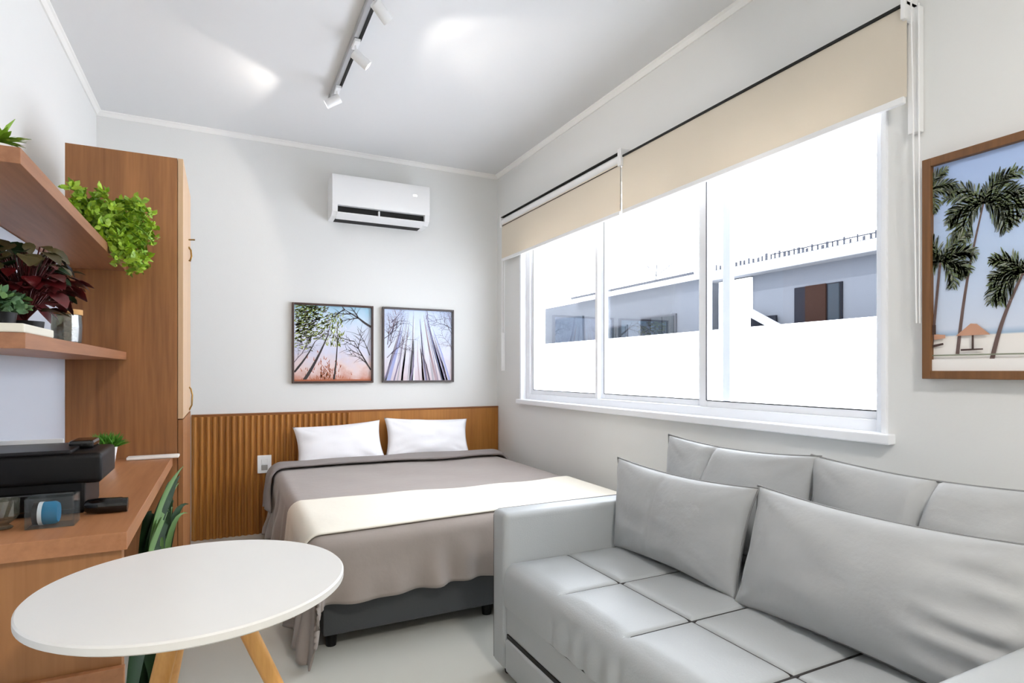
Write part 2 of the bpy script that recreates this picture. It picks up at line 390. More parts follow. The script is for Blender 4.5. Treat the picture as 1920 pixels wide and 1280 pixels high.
# print 1: green and rust woodland
rnd = random.Random(3); o = (.436, D-.012, 1.027); w_, h_ = .535, .535
t = framed('framed_print', 'square dark-framed woodland print with green and rust trees, nearer the wardrobe', 'picture', 'back', o, w_, h_, .014, .03, fr1, 'square woodland prints over the bed')
P = uvfn('back', o, w_, h_); bm = bmesh.new()
poly(bm, [P(0, 0), P(1, 0), P(1, 1), P(0, 1)], 0)
mats = [art_bg('woodland_sky', [(0, (196, 134, 112)), (.16, (222, 200, 198)), (.42, (206, 208, 228)), (.7, (204, 214, 232)), (1, (158, 198, 222))], 'back', 7, .4),
        ink('art_bark', (44, 34, 38)), ink('art_green', (134, 152, 50)), ink('art_olive', (84, 88, 60)), ink('art_rust', (176, 98, 62)), ink('art_pale', (222, 222, 236)), ink('art_twig', (92, 84, 100)), ink('art_lime', (186, 200, 90))]
for i in range(900):   # leaf dabs
    u = rnd.uniform(0, .48)*rnd.uniform(.5, 1); v = 1-rnd.uniform(0, .62)*rnd.uniform(.6, 1)
    if u > .2 and v < .55: continue
    a = rnd.uniform(-.3, .9); l = rnd.uniform(.015, .05)
    strip(bm, P, [(u, v), (u+math.cos(a)*l, v+math.sin(a)*l)], [.004, rnd.uniform(.008, .02)], rnd.choice((2, 2, 3, 3, 7, 6)), 1)
for i in range(170):
    u = rnd.gauss(.52, .06); v = rnd.uniform(.5, .92); l = rnd.uniform(.02, .06)
    strip(bm, P, [(u, v), (u+rnd.uniform(-.02, .02), v-l)], [.004, .012], rnd.choice((7, 2, 5)), 1)
for i in range(130):
    u = rnd.gauss(.4, .12); v = abs(rnd.gauss(.06, .1)); l = rnd.uniform(.02, .06)
    strip(bm, P, [(u, v), (u+rnd.uniform(-.02, .02), v+l)], [.012, .003], 4, 1)
for (a, b, ww) in (((.0, .12), (.26, .52), .03), ((.12, .0), (.42, .6), .045), ((.5, 0), (.55, .62), .024)):
    ctl = ((a[0]+b[0])/2+.02, (a[1]+b[1])/2-.03); pts = [((1-s)**2*a[0]+2*s*(1-s)*ctl[0]+s*s*b[0], (1-s)**2*a[1]+2*s*(1-s)*ctl[1]+s*s*b[1]) for s in [i/6 for i in range(7)]]
    strip(bm, P, pts, [ww*(1-.12*i) for i in range(7)], 1, 3)
    branch(bm, P, rnd, b, math.atan2(b[1]-a[1], b[0]-a[0]), .22, ww*.3, 6, 2, 1)
branch(bm, P, rnd, (1, .74), 2.7, .42, .035, 1, 3, 2, .25); branch(bm, P, rnd, (1, .15), 2.0, .45, .026, 1, 3, 2, .25)
branch(bm, P, rnd, (.98, .35), 1.8, .4, .012, 1, 3, 1, .2); branch(bm, P, rnd, (0, .25), .9, .3, .012, 6, 2, 2)
strip(bm, P, [(0, .012), (1, .012)], [.02, .02], 4, 4)
obj('print', bm, mats, t)
# print 2: violet winter woodland
o = (1.066, D-.012, 1.027)
t = framed('framed_print', 'square grey-framed print of bare violet trunks, nearer the window', 'picture', 'back', o, w_, h_, .014, .03, fr2, 'square woodland prints over the bed')
P = uvfn('back', o, w_, h_); bm = bmesh.new(); poly(bm, [P(0, 0), P(1, 0), P(1, 1), P(0, 1)], 0)
mats = [art_bg('winter_sky', [(0, (212, 196, 204)), (.3, (216, 214, 226)), (.6, (206, 216, 238)), (1, (196, 212, 240))], 'back', 6, .4),
        ink('art_violet', (122, 112, 142)), ink('art_blue', (158, 166, 212)), ink('art_grey', (172, 168, 178)), ink('art_mauve', (176, 152, 160)), ink('art_dark', (82, 70, 88)), ink('art_white', (234, 236, 246))]
for i in range(46):
    u0 = rnd.uniform(0, 1); vp = (.45, 1.5); v1 = rnd.uniform(.35, 1); s = v1/1.5
    u1 = u0+(vp[0]-u0)*s; c = rnd.choice((1, 2, 3, 4, 3, 6, 2)) if abs(u0-.45) > .12 else rnd.choice((6, 3, 4, 6))
    ww = rnd.uniform(.006, .03)
    strip(bm, P, [(u0, 0), ((u0+u1)/2+rnd.uniform(-.015, .015), v1/2), (u1, v1)], [ww, ww*.8, .002], c, 1)
for a, b, ww in (((.02, .04), (.25, .78), .022), ((.14, .0), (.27, .6), .02), ((.66, .0), (.52, .45), .026), ((.38, 0), (.42, .4), .03), ((.9, .05), (.64, .75), .014)):
    strip(bm, P, [a, ((a[0]+b[0])/2+.02, (a[1]+b[1])/2), b], [ww, ww*.7, ww*.2], rnd.choice((1, 5)), 2)
for i in range(9): branch(bm, P, rnd, (rnd.uniform(0, .12), rnd.uniform(.3, .9)), rnd.uniform(.5, 1.4), .3, .010, rnd.choice((1, 5, 4)), 3, 2)
for i in range(6): branch(bm, P, rnd, (1, rnd.uniform(.2, .9)), rnd.uniform(1.8, 2.8), .25, .009, rnd.choice((1, 3, 5)), 3, 2)
branch(bm, P, rnd, (.62, 1), -1.4, .2, .01, 1, 3, 2)
obj('print', bm, mats, t)
# palm print on the right wall
o = (R-.018, 1.045, 1.10); w_, h_ = .93, .635
t = framed('framed_print', 'large brown-framed beach print with palm trees, on the right wall above the sofa', 'picture', 'right', o, w_, h_, .025, .035, frp)
P0 = uvfn('right', o, .93, .635)
def P(u, v, k=0): return P0(u*.26/.93, v, k)     # art units: 1 = .26 m across the part the photo shows
def PC(u, v, k=0): return P0(min(1, max(0, u*.26/.93)), min(1, max(0, v)), k)
bm = bmesh.new(); poly(bm, [P0(0, 0), P0(1, 0), P0(1, 1), P0(0, 1)], 0)
mats = [art_bg('beach_sky', [(0, (236, 234, 232)), (.165, (236, 232, 228)), (.17, (150, 178, 206)), (.2, (206, 216, 234)), (.55, (186, 206, 236)), (1, (166, 190, 234))], 'right', 3, .0),
        ink('palm_dark', (62, 70, 54)), ink('palm_green', (104, 118, 78)), ink('palm_trunk', (104, 84, 80)), ink('hut_thatch', (196, 148, 122)), ink('hut_shade', (72, 54, 50)), ink('mount_white', (238, 236, 234)), ink('palm_grey', (132, 138, 120))]
def strip2(pts, ws, mi, k):
    pts = [Vector((p[0]*.26, p[1]*.635)) for p in pts]; a = []; b = []
    for i, p in enumerate(pts):
        tt = (pts[min(i+1, len(pts)-1)]-pts[max(i-1, 0)]).normalized(); n = Vector((-tt.y, tt.x))
        for lst, q in ((a, p+n*ws[i]/2), (b, p-n*ws[i]/2)): lst.append(bm.verts.new(PC(q.x/.26, q.y/.635, k)))
    for i in range(len(pts)-1):
        try: bm.faces.new((a[i], a[i+1], b[i+1], b[i])).material_index = mi
        except ValueError: pass
def frond(c, ang, ln, droop, k):
    q = Vector((c[0]*.26, c[1]*.635)); a = ang; pts = [q.copy()]; n = 9
    for i in range(n):
        a += -droop*(1 if math.cos(ang) > 0 else -1)/n; q = q+Vector((math.cos(a), math.sin(a)))*ln/n; pts.append(q.copy())
    strip2([(p.x/.26, p.y/.635) for p in pts], [.004*(1-.08*i) for i in range(len(pts))], 1, k)
    for i in range(1, len(pts)):
        d = pts[i]-pts[i-1]; aa = math.atan2(d.y, d.x)
        for s in (-1, 1):
            for m_ in range(2):
                l = ln*.42*math.sin(PI*(i+.8)/(n+2))*rnd.uniform(.7, 1.1); b_ = aa+s*rnd.uniform(.5, .9)
                p0 = pts[i]-d*(m_*.5); p1 = p0+Vector((math.cos(b_), math.sin(b_)))*l*.6; p2 = p1+Vector((math.cos(b_)*.7, math.sin(b_)-.35))*l*.4
                strip2([(p.x/.26, p.y/.635) for p in (p0, p1, p2)], [.0022, .0042, .001], rnd.choice((1, 1, 2, 2, 7)), k+1)
def palm(base, crown, bend, r0, r1, n, ln, k):
    pts = []
    for i in range(11):
        s = i/10; pts.append((base[0]+(crown[0]-base[0])*s+bend*math.sin(PI*s), base[1]+(crown[1]-base[1])*s))
    strip2(pts, [r0+(r1-r0)*i/10 for i in range(11)], 3, k)
    for i in range(n): frond(crown, -.5+(PI+1.0)*i/(n-1)+rnd.uniform(-.1, .1), ln*rnd.uniform(.8, 1.15), rnd.uniform(.7, 1.5), k+1)
palm((.255, .08), (.515, .77), -.03, .010, .004, 13, .125, 2)
palm((.595, .05), (.88, .43), -.03, .012, .006, 12, .10, 4)
palm((-.02, .08), (.08, .53), 0, .009, .007, 13, .105, 6)
palm((-.3, .08), (-.06, .88), 0, .009, .007, 7, .085, 6); palm((1.9, .08), (1.7, .72), .1, .010, .005, 11, .11, 2); palm((2.6, .07), (2.9, .6), .1, .010, .005, 11, .11, 2)
for c0 in (.42, 2.2):
    hx, hy = c0, .165
    strip2([(hx, .10), (hx, .20)], [.006, .005], 5, 12)
    for a_, b_, cc in ((-.17, .17, 4),):
        f = bm.faces.new([bm.verts.new(PC(x, y, 13)) for x, y in ((hx+a_, hy+.0), (hx+b_, hy+.0), (hx+.04, hy+.052), (hx-.02, hy+.055))]); f.material_index = 4
    strip2([(hx-.12, .098), (hx+.1, .10)], [.006, .004], 5, 12)
strip2([(.02, .165), (.14, .165)], [.018, .01], 4, 12); strip2([(.0, .20), (.04, .20)], [.03, .03], 5, 12); strip2([(.0, .12), (.12, .13)], [.008, .006], 5, 12)
strip2([(0, .075), (4, .075)], [.004, .004], 7, 12)
f = bm.faces.new([bm.verts.new(P0(x, y, 14)) for x, y in ((0, 0), (1, 0), (1, .055), (0, .055))]); f.material_index = 6
obj('print', bm, mats, t)

# ------------------------------------------------------------------ headboard, outlet
t = thing('headboard_panel', 'low amber wood wall panel with vertical flutes behind the bed', 'headboard', (.9, D, 0))
HX0, HX1, HT = -.19, 1.995, .815
bm = bmesh.new(); bx(bm, HX0, HX1, D-.028, D-.001, 0, HT-.012); obj('panel', bm, M['head'], t)
obj('top_rail', box(HX0, HX1, D-.032, D-.001, HT-.012, HT, .002), wood('headboard_rail', (110, 62, 22), (140, 84, 34), 'X'), t)
nfl = 27
bm = bmesh.new(); 
for i in range(nfl):
    xc = HX0+.02+i*.0375
    n = 6; A = []; B = []
    for k in range(n+1):
        a = PI*k/n; A.append(bm.verts.new((xc-.012*math.cos(a), D-.028-.016*math.sin(a), .0))); B.append(bm.verts.new((xc-.012*math.cos(a), D-.028-.016*math.sin(a), HT-.016)))
    for k in range(n): bm.faces.new((A[k], A[k+1], B[k+1], B[k]))
    bm.faces.new(B)
obj('fluting', bm, M['head'], t, 50)
t = thing('wall_outlet', 'white rectangular socket plate on the fluted headboard left of the bed', 'outlet', (.245, D-.04, .41))
obj('plate', box(.20, .288, D-.056, D-.0405, .41, .53, .004), M['white_plastic'], t)
obj('socket', box(.225, .263, D-.058, D-.055, .43, .465, .002), mat('socket_grey', (150, 148, 145), .5), t)
obj('switch', box(.225, .263, D-.059, D-.055, .475, .505, .002), M['white_plastic'], t)

# ------------------------------------------------------------------ bed
BX0, BX1, BY0, BY1 = .335, 1.80, 2.36, 4.24
t = thing('bed', 'double bed with a dark grey upholstered base under taupe bedding', 'bed', ((BX0+BX1)/2, (BY0+BY1)/2, 0))
obj('bed_base', box(BX0+.01, BX1-.01, BY0+.0, BY1, .06, .30, .012), M['bedbase'], t, 40)
obj('mattress', box(BX0, BX1, BY0-.005, BY1, .30, .436, .04, 4), M['linen'], t, 40)
for x in (BX0+.05, (BX0+BX1)/2, BX1-.08):
    for y in (BY0+.06, BY1-.1):
        bm = bmesh.new(); lathe(bm, [(0, 0), (.02, 0), (.026, .06), (0, .06)], (x, y, 0), 14); obj('leg', bm, M['black'], t, 40)
TOP = .462
def drape(p, q, off=0.0, fold=1.0, x0=BX0, x1=BX1, y0=BY0, head=False):
    dx = 0; sx = 0
    if p < x0: dx = x0-p; sx = -1
    elif p > x1: dx = p-x1; sx = 1
    dy = max(0, y0-q); d = math.hypot(dx, dy); r = .05+off
    cx = min(max(p, x0), x1); cy = max(q, y0)
    if d < 1e-6:
        ed = min(p-x0, x1-p, q-y0)
        z = TOP+off+.010*math.sin(3.1*p+1)*math.sin(2.3*q)+.012*noise.noise(Vector((p*3, q*3, 0)))*min(1, max(0, ed)/.1)
        return Vector((p, q, z))
    ux, uy = sx*dx/d, -dy/d
    base = TOP+off+.010*math.sin(3.1*cx+1)*math.sin(2.3*cy)
    arc = r*PI/2
    if d < arc: out = r*math.sin(d/r); down = r*(1-math.cos(d/r))
    else: out = r; down = r+(d-arc)
    hang = max(0, d-arc)
    s = (cy if dx > dy else cx)*1.0+math.atan2(dy, dx+1e-6)*.5
    out += fold*hang*(.085*math.sin(s*30+5.0*noise.noise(Vector((s*3, 0, 3))))+.10*noise.noise(Vector((s*11, d*6, 1)))+.06)
    if dx > 0 and dy > 0: out += fold*.42*hang*math.sin(math.atan2(dy, dx)*2)*(1+.25*math.sin(math.atan2(dy, dx)*11))
    z = base-down
    if dx > 0 and dy > 0: ux *= 1-.75*math.sin(math.atan2(dy, dx)*2)*min(1, hang/.08)
    if z < .012+off: z = .012+off+.002*math.sin(d*60)
    return Vector((cx+ux*(out-off*.0), cy+uy*out, z))
def solid(bm, th):
    bmesh.ops.recalc_face_normals(bm, faces=bm.faces)
    bmesh.ops.solidify(bm, geom=bm.faces[:], thickness=th)
duv = thing('duvet', 'taupe grey duvet covering the bed and hanging over its foot', 'duvet', (1.05, 3.2, .46))
bm = bmesh.new(); HL, HR, HF = .43, .22, .28
grid(bm, 150, 150, lambda a, b: drape(BX0-HL+a*(BX1+HR-BX0+HL), BY0-HF*(1.0 if 1 else 0)+b*(4.10-BY0+HF)))
solid(bm, -.006); obj('cover', bm, M['duvet'], duv, 180)
bm = bmesh.new()     # turned-back upper edge
def foldf(a, b):
    p = BX0-.30+a*(BX1+.12-BX0+.30); q0 = 3.90+.05*math.sin(p*2.1)+.10*max(0, (BX0+.25-p))*-1
    ang = b*PI*1.0
    base = drape(p, q0+.20*b, .022+.016*math.sin(PI*b))
    return base
grid(bm, 110, 14, foldf); solid(bm, -.014)
obj('turned_back_edge', bm, mat('duvet_underside', (140, 132, 130), .8, bump=.1, bscale=25), duv, 180, 'darker folded edge of the duvet')
bm = bmesh.new()
def thr(a, b):
    p = BX0-.34+a*(BX1+.16-BX0+.34); q = BY0-.015+b*.60-.03*math.sin(a*3)*b
    return drape(p, q, .012)
grid(bm, 130, 50, thr); solid(bm, -.007)
props(obj('throw_blanket', bm, M['throw'], None, 180, origin=(1.05, 2.65, .47)), 'cream throw blanket laid across the lower half of the bed', 'blanket')

def cushion(bm, w, h, th, mtx, pinch=.06, n=26, wr=.006, seed=0, ears=.0, crease=None, mi=0, endw=0, taper=0):
    def f(side):
        def g(a, b):
            u = a*2-1; v = b*2-1
            x = w/2*u*(1-pinch*(1-v*v)); z = h/2*v*(1-pinch*1.2*(1-u*u)+ears*u*u)
            e = max(0, (1-abs(u)**2.2)*(1-abs(v)**2.2))**.5
            t_ = th/2*e
            if side > 0 and e > 0:
                t_ += wr*e**.3*noise.noise(Vector((u*2.2+seed, v*2.2, seed)))*3
                # tension folds running in from the corners
                for cu, cv in ((1, 1), (1, -1), (-1, 1), (-1, -1)):
                    du, dv = u-cu, v-cv; dd = math.hypot(du, dv)
                    if dd > .02: t_ += wr*.9*math.sin(math.atan2(dv, du)*11+seed)*max(0, 1-dd/.9)*min(1, dd/.15)*min(1, e*2)
                if endw: t_ += endw*math.sin(v*17+2.5*u+1.5*noise.noise(Vector((v*3, u*2, 0))))*max(0, (u-.35)/.65)*min(1, e*2)*(1-.6*v)
                if crease is not None:
                    cu, dep, wd = crease; t_ -= dep*math.exp(-((u-cu-.06*v)/wd)**2)*min(1, e*1.5)*(.4+.6*max(0, v+.4))
            return Vector((x*(1+taper*v), -t_*side, z))
        return g
    vs0 = set(bm.verts)
    grid(bm, n, n, f(1), mi); grid(bm, n, n, f(-1), mi)
    new = [v for v in bm.verts if v not in vs0]
    bmesh.ops.remove_doubles(bm, verts=new, dist=1e-5)
    new = [v for v in bm.verts if v not in vs0]
    bmesh.ops.transform(bm, matrix=mtx, verts=new)
    return [mtx @ Vector((w/2*u*(1-pinch*(1-v*v))*(1+taper*v), 0, h/2*v*(1-pinch*1.2*(1-u*u)+ears*u*u))) for u, v in
            [(-1+2*i/30, 1) for i in range(31)]+[(1, 1-2*i/30) for i in range(1, 31)]+[(1-2*i/30, -1) for i in range(1, 31)]+[(-1, -1+2*i/30) for i in range(1, 30)]]
# bed pillows
for (xc, zc, rz, ry, w_, lab, sd) in ((.725, .592, 2, 2.5, .60, 'white bed pillow against the headboard, the one nearer the socket', 1), (1.36, .606, -3, -2.5, .64, 'white bed pillow against the headboard, the one nearer the window', 5)):
    bm = bmesh.new()
    mt = Matrix.Translation((xc, 4.165, zc)) @ Matrix.Rotation(math.radians(rz), 4, 'Z') @ Matrix.Rotation(math.radians(-ry), 4, 'Y') @ Matrix.Rotation(math.radians(-24), 4, 'X')
    cushion(bm, w_, .30, .12, mt, .07, 34, .005, sd)
    props(obj('pillow', bm, M['linen'], None, 180, origin=(xc, 4.15, .47)), lab, 'pillow', 'white bed pillows')

# ------------------------------------------------------------------ wardrobe
WX0, WX1, WYA, WYB, WH = -.563, -.156, 2.84, 3.44, 2.0
t = thing('wardrobe', 'tall narrow brown wood wardrobe standing left of the bed', 'wardrobe', ((WX0+WX1)/2, WYA+.3, 0))
bm = bmesh.new(); bx(bm, WX0, WX1-.022, WYA, WYB, 0, WH, .001); obj('body', bm, M['wardrobe'], t)
for a, b in ((.012, .892), (.897, WH)):
    d_ = obj('door', box(WX1-.02, WX1, WYA+.0, WYB, a, b, .0015), M['wardrobe_front'] if a > .5 else M['wardrobe'], t)
    if a > .5:
        bm = bmesh.new(); tube(bm, [(WX1, 3.30, 1.02), (WX1+.008, 3.30, 1.01), (WX1+.014, 3.30, .98), (WX1+.012, 3.30, .93), (WX1, 3.30, .905)], .0038, 8); obj('handle', bm, M['brass'], d_, 60)
        bm = bmesh.new(); tube(bm, [(WX1, 3.25, 1.74), (WX1+.02, 3.25, 1.742), (WX1+.028, 3.25, 1.742)], .0035, 8)
        tube(bm, [(WX1, 3.25, 1.705), (WX1+.01, 3.25, 1.69), (WX1+.013, 3.25, 1.66), (WX1+.006, 3.25, 1.635), (WX1+.001, 3.25, 1.64)], .004, 8)
        obj('hook', bm, M['brass'], d_, 60)

# ------------------------------------------------------------------ shelves
def shelf(z1, y0, label):
    t = obj('wall_shelf', box(-.5625, -.359, y0, 2.838, z1-.032, z1, .001), M['shelf'], None, origin=(-.46, 2.1, z1-.032))
    return props(t, label, 'shelf', 'floating wooden shelves over the desk')
s_up = obj('wall_shelf', box(L+.001, -.359, 1.455, 2.838, 1.507, 1.539, .001), M['shelf'], None, origin=(-.5, 2.1, 1.507))
props(s_up, 'upper floating wood shelf with the lush green trailing plant on it', 'shelf', 'floating wooden shelves over the desk')
shelf(1.177, 1.487, 'lower floating wood shelf holding the glass jar and dark red plant')

# ------------------------------------------------------------------ desk
t = thing('desk', 'brown wood desk along the left wall between round table and wardrobe', 'desk', (-.38, 2.2, 0))
obj('desk_top', box(-.5625, -.195, 1.55, 2.838, .70, .74, .0015), M['desk'], t)
obj('end_panel', box(-.5625, -.207, 1.565, 1.605, .0, .70, .001), M['desk_end'], t)
obj('foot_board', box(-.5625, -.200, 1.548, 1.565, .0, .44, .002), M['desk'], t)

# ------------------------------------------------------------------ printer
t = thing('printer', 'black multifunction printer on the desk below the shelves', 'printer', (-.42, 1.98, .74))
PX1 = -.285
bm = bmesh.new(); bx(bm, -.56, -.315, 1.80, 1.99, .741, .835, .008); obj('lower_body', bm, M['black'], t)
bm = bmesh.new(); bx(bm, -.562, PX1+.005, 1.795, 2.01, .815, .892, .014, 3); obj('upper_body', bm, M['black'], t, 40)
obj('paper_tray', box(-.54, -.335, 1.78, 1.81, .755, .80, .004), M['black_gloss'], t)
bm = bmesh.new(); bx(bm, -.56, -.345, 1.80, 2.0, .891, .901, .004); obj('lid', bm, mat('printer_lid', (22, 22, 25), .35, spec=.3), t)
bm = bmesh.new(); bx(bm, -.37, -.315, 1.90, 1.995, .891, .914, .008); obj('control_panel', bm, M['black_gloss'], t)
obj('lid_highlight', box(-.5615, -.40, 2.0, 2.006, .885, .912, .001), M['white_plastic'], t, label='white strip standing in for a highlight at the back of the lid')  # highlight on the printer's rear top edge, modelled as a white strip
# black cylinder beside printer
bm = bmesh.new(); mt = Matrix.Translation((-.312, 1.78, .7605)) @ Matrix.Rotation(math.radians(92), 4, 'Y') @ Matrix.Rotation(0, 4, 'X')
lathe(bm, [(0, 0), (.013, 0), (.017, .006), (.0195, .03), (.0195, .075), (.018, .080), (.018, .09), (.016, .0905), (0, .0905)], (0, 0, 0), 24, mtx=mt)
props(obj('black_tin', bm, M['black_gloss'], None, 40, origin=(-.27, 1.78, .741)), 'small glossy black cylinder lying on the desk beside the printer', 'container')
# clear box with roll
t = thing('clear_box', 'small clear acrylic box at the near edge of the desk', 'box', (-.357, 1.69, .74))
bm = bmesh.new(); a, b, c, d = -.403, -.312, 1.66, 1.722
bx(bm, a, b, c, c+.003, .741, .81); bx(bm, a, b, d-.003, d, .741, .81); bx(bm, a, a+.003, c+.003, d-.003, .741, .81); bx(bm, b-.003, b, c+.003, d-.003, .741, .81); bx(bm, a+.003, b-.003, c+.003, d-.003, .741, .743)
obj('walls', bm, M['acrylic'], t)
t = thing('ribbon_roll', 'blue and white roll lying inside the clear box', 'roll', (-.362, 1.69, .744))
mt = Matrix.Translation((-.392, 1.69, .7705)) @ Matrix.Rotation(math.radians(90), 4, 'Y')
bm = bmesh.new(); lathe(bm, [(0, 0), (.026, 0), (.026, .010), (0, .010)], n=24, mtx=mt); obj('core', bm, M['black'], t, 40)
bm = bmesh.new(); lathe(bm, [(0, .0102), (.0265, .0102), (.0265, .018), (0, .018)], n=24, mtx=mt); obj('band', bm, M['white_plastic'], t, 40)
bm = bmesh.new(); lathe(bm, [(0, .0182), (.026, .0182), (.026, .040), (.022, .046), (0, .046)], n=24, mtx=mt); obj('ribbon', bm, M['cyan'], t, 40)
# cut glass tumbler
bm = bmesh.new(); n = 20
prof = [(0, 0), (.017, 0), (.020, .003), (.011, .010), (.022, .018), (.029, .030), (.031, .066), (.029, .066), (.027, .032), (.018, .022), (0, .02)]
lathe(bm, prof, (-.452, 1.70, .741), n)
for v in bm.verts:
    dx, dy = v.co.x+.452, v.co.y-1.70; a_ = math.atan2(dy, dx)
    if .76 < v.co.z < .80 and math.hypot(dx, dy) > .02: k = 1+.07*math.cos(a_*10); v.co.x = -.452+dx*k; v.co.y = 1.70+dy*k
props(obj('glass_tumbler', bm, M['crystal'], None, False, origin=(-.452, 1.70, .741)), 'short cut-glass tumbler on the desk in front of the printer', 'glass')
# white remote/notebook
t = obj('white_tablet', box(-.352, -.168, 2.77, 2.83, .741, .752, .004), M['paper'], None, origin=(-.26, 2.8, .741))
props(t, 'slim white flat box lying at the far end of the desk', 'tablet')

# ------------------------------------------------------------------ plants
def leaf(bm, p, d, up, ln, wd, mi=0, curl=.2, seg=3):
    d = Vector(d).normalized(); up = Vector(up); s = d.cross(up)
    s = s.normalized() if s.length > .01 else Vector((1, 0, 0)); n = s.cross(d)
    L_, Rr, Mm = [], [], []
    for i in range(seg+1):
        t_ = i/seg; c = Vector(p)+d*ln*t_-n*curl*ln*t_*t_; ww = wd*math.sin(PI*min(.97, .08+t_*.9))*.5
        L_.append(bm.verts.new(c+s*ww+n*ww*.25)); Mm.append(bm.verts.new(c)); Rr.append(bm.verts.new(c-s*ww+n*ww*.25))
    for i in range(seg):
        for A, B in ((L_, Mm), (Mm, Rr)):
            f = bm.faces.new((A[i], A[i+1], B[i+1], B[i])); f.material_index = mi; f.smooth = True
def rdir(rnd, zmin=-1):
    while True:
        v = Vector((rnd.uniform(-1, 1), rnd.uniform(-1, 1), rnd.uniform(zmin, 1)))
        if .1 < v.length < 1: return v.normalized()
def pot(name, c, r, h, m, parent, top=None):
    bm = bmesh.new(); tr = top or r*1.15
    lathe(bm, [(0, 0), (r, 0), (tr, h), (tr-.006, h), (tr-.008, h-.012), (0, h-.012)], c, 28, 0)
    o = obj(name, bm, m, parent, 40); bm = bmesh.new(); lathe(bm, [(0, 0), (tr-.009, 0), (tr-.009, .003), (0, .003)], (c[0], c[1], c[2]+h-.012), 20)
    obj('soil', bm, M['soil'], parent); return o
# lush trailing plant, upper shelf
rnd = random.Random(11); c = Vector((-.43, 2.55, 1.54))
t = thing('potted_plant', 'lush bright green trailing plant at the far end of the upper shelf', 'plant', c)
pot('pot', c, .05, .075, M['white_plastic'], t)
bm = bmesh.new(); bs = bmesh.new()
for i in range(175):
    a = rnd.uniform(-2.6, 2.0); el = rnd.uniform(.0, 1.15); ln = rnd.uniform(.09, .22)
    if math.cos(a) < -.3: ln *= .45
    if math.sin(a) < -.2: ln *= 1.25
    p = c+Vector((0, 0, .075)); v = Vector((math.cos(a)*math.cos(el), math.sin(a)*math.cos(el), math.sin(el)))
    pts = [p.copy()]
    for k in range(10):
        v = (v+Vector((0, 0, -.17))).normalized(); p = p+v*ln/10
        p.x = max(p.x, -.66); p.z = max(p.z, 1.55) if p.x < -.352 else p.z; p.y = min(p.y, 2.80)
        pts.append(p.copy())
        if k > 2:
            for q in range(5): leaf(bm, p+rdir(rnd)*.008, rdir(rnd, -.3), rdir(rnd), rnd.uniform(.018, .032), rnd.uniform(.012, .022), rnd.choice((0, 0, 1)))
    tube(bs, pts, .0012, 4)
for i in range(8):   # trailing tips over the edge
    p = Vector((-.37+rnd.uniform(0, .05), 2.5+rnd.uniform(-.12, .25), 1.57)); v = Vector((1, .2, 0))
    pts = [p.copy()]
    for k in range(7):
        v = (v+Vector((0, 0, -.28))).normalized(); p = p+v*.014; pts.append(p.copy())
        for q in range(6): leaf(bm, p+rdir(rnd)*.010, rdir(rnd, -.6), rdir(rnd), .022, .015, 0)
    tube(bs, pts, .0012, 4)
obj('foliage', bm, [M['fern'], M['succ']], t); obj('stems', bs, M['grass'], t)
# small plant at near end of upper shelf
c = Vector((-.415, 1.55, 1.54)); t = thing('potted_plant', 'small spiky green plant at the near end of the upper shelf', 'plant', c)
pot('pot', c, .022, .025, M['white_plastic'], t); bm = bmesh.new()
for i in range(60):
    d = rdir(rnd, -.05); leaf(bm, c+Vector((0, 0, .03)), d, (0, 0, 1), rnd.uniform(.03, .06), .014, 0, .25)
obj('foliage', bm, M['succ'], t)
# lower shelf: white tray with variegated plant, begonia, jar
t = props(obj('plant_tray', box(-.55, -.362, 1.49, 1.72, 1.1775, 1.196, .003), M['cream_plastic'], None, origin=(-.45, 1.6, 1.1775)), 'flat cream tray at the near end of the lower shelf', 'tray')
c = Vector((-.44, 1.62, 1.1965)); t = thing('potted_plant', 'small variegated green and white plant standing on the cream tray', 'plant', c)
pot('pot', c, .03, .03, M['black'], t); bm = bmesh.new()
for i in range(190):
    d = rdir(rnd, 0); p = c+Vector((0, 0, .03))+Vector((d.x*.055, d.y*.07, d.z*.055))*rnd.uniform(.4, 1)
    leaf(bm, p, rdir(rnd, -.2), rdir(rnd), rnd.uniform(.015, .03), .014, rnd.choice((0, 0, 1, 2)))
obj('foliage', bm, [M['varieg'], M['strap_l'], M['strap']], t)
c = Vector((-.46, 1.90, 1.1775)); t = thing('potted_plant', 'dark red and olive broad-leaved plant in the middle of the lower shelf', 'plant', c)
pot('pot', c, .035, .05, M['black'], t); bm = bmesh.new(); bs = bmesh.new()
for i in range(190):
    d = rdir(rnd, -.5); R_ = Vector((.10, .16, .095)); p = c+Vector((0, 0, .155))+Vector((d.x*R_.x, d.y*R_.y, d.z*R_.z))*rnd.uniform(.55, 1.05)
    p.x = max(p.x, -.535); p.z = min(p.z, 1.44)
    tube(bs, [c+Vector((0, 0, .05)), (c+p)/2+Vector((0, 0, .05)), p], .0016, 5)
    dd = (Vector((d.x, d.y, rnd.uniform(-.5, .25)))).normalized(); ln = rnd.uniform(.030, .065)
    if p.x+dd.x*ln < -.555: dd.x = abs(dd.x)
    if p.z > 1.40: dd.z = -abs(dd.z)
    leaf(bm, p, dd, (rnd.uniform(-.4, .4), rnd.uniform(-.4, .4), 1), ln, ln*.85, (1 if p.z > c.z+.19 else 0) if rnd.random() < .75 else rnd.choice((0, 1, 2)), .3, 4)
obj('foliage', bm, [M['begonia'], M['begonia_g'], M['strap']], t); obj('stems', bs, M['begonia'], t)
c = (-.417, 2.125, 1.1775); t = thing('glass_jar', 'faceted glass jar with a tan rim on the lower shelf', 'jar', c)
bm = bmesh.new(); lathe(bm, [(0, 0), (.030, 0), (.036, .008), (.038, .05), (.036, .092), (.033, .092), (.034, .05), (.032, .01), (0, .008)], c, 12); obj('jar_body', bm, M['crystal'], t)
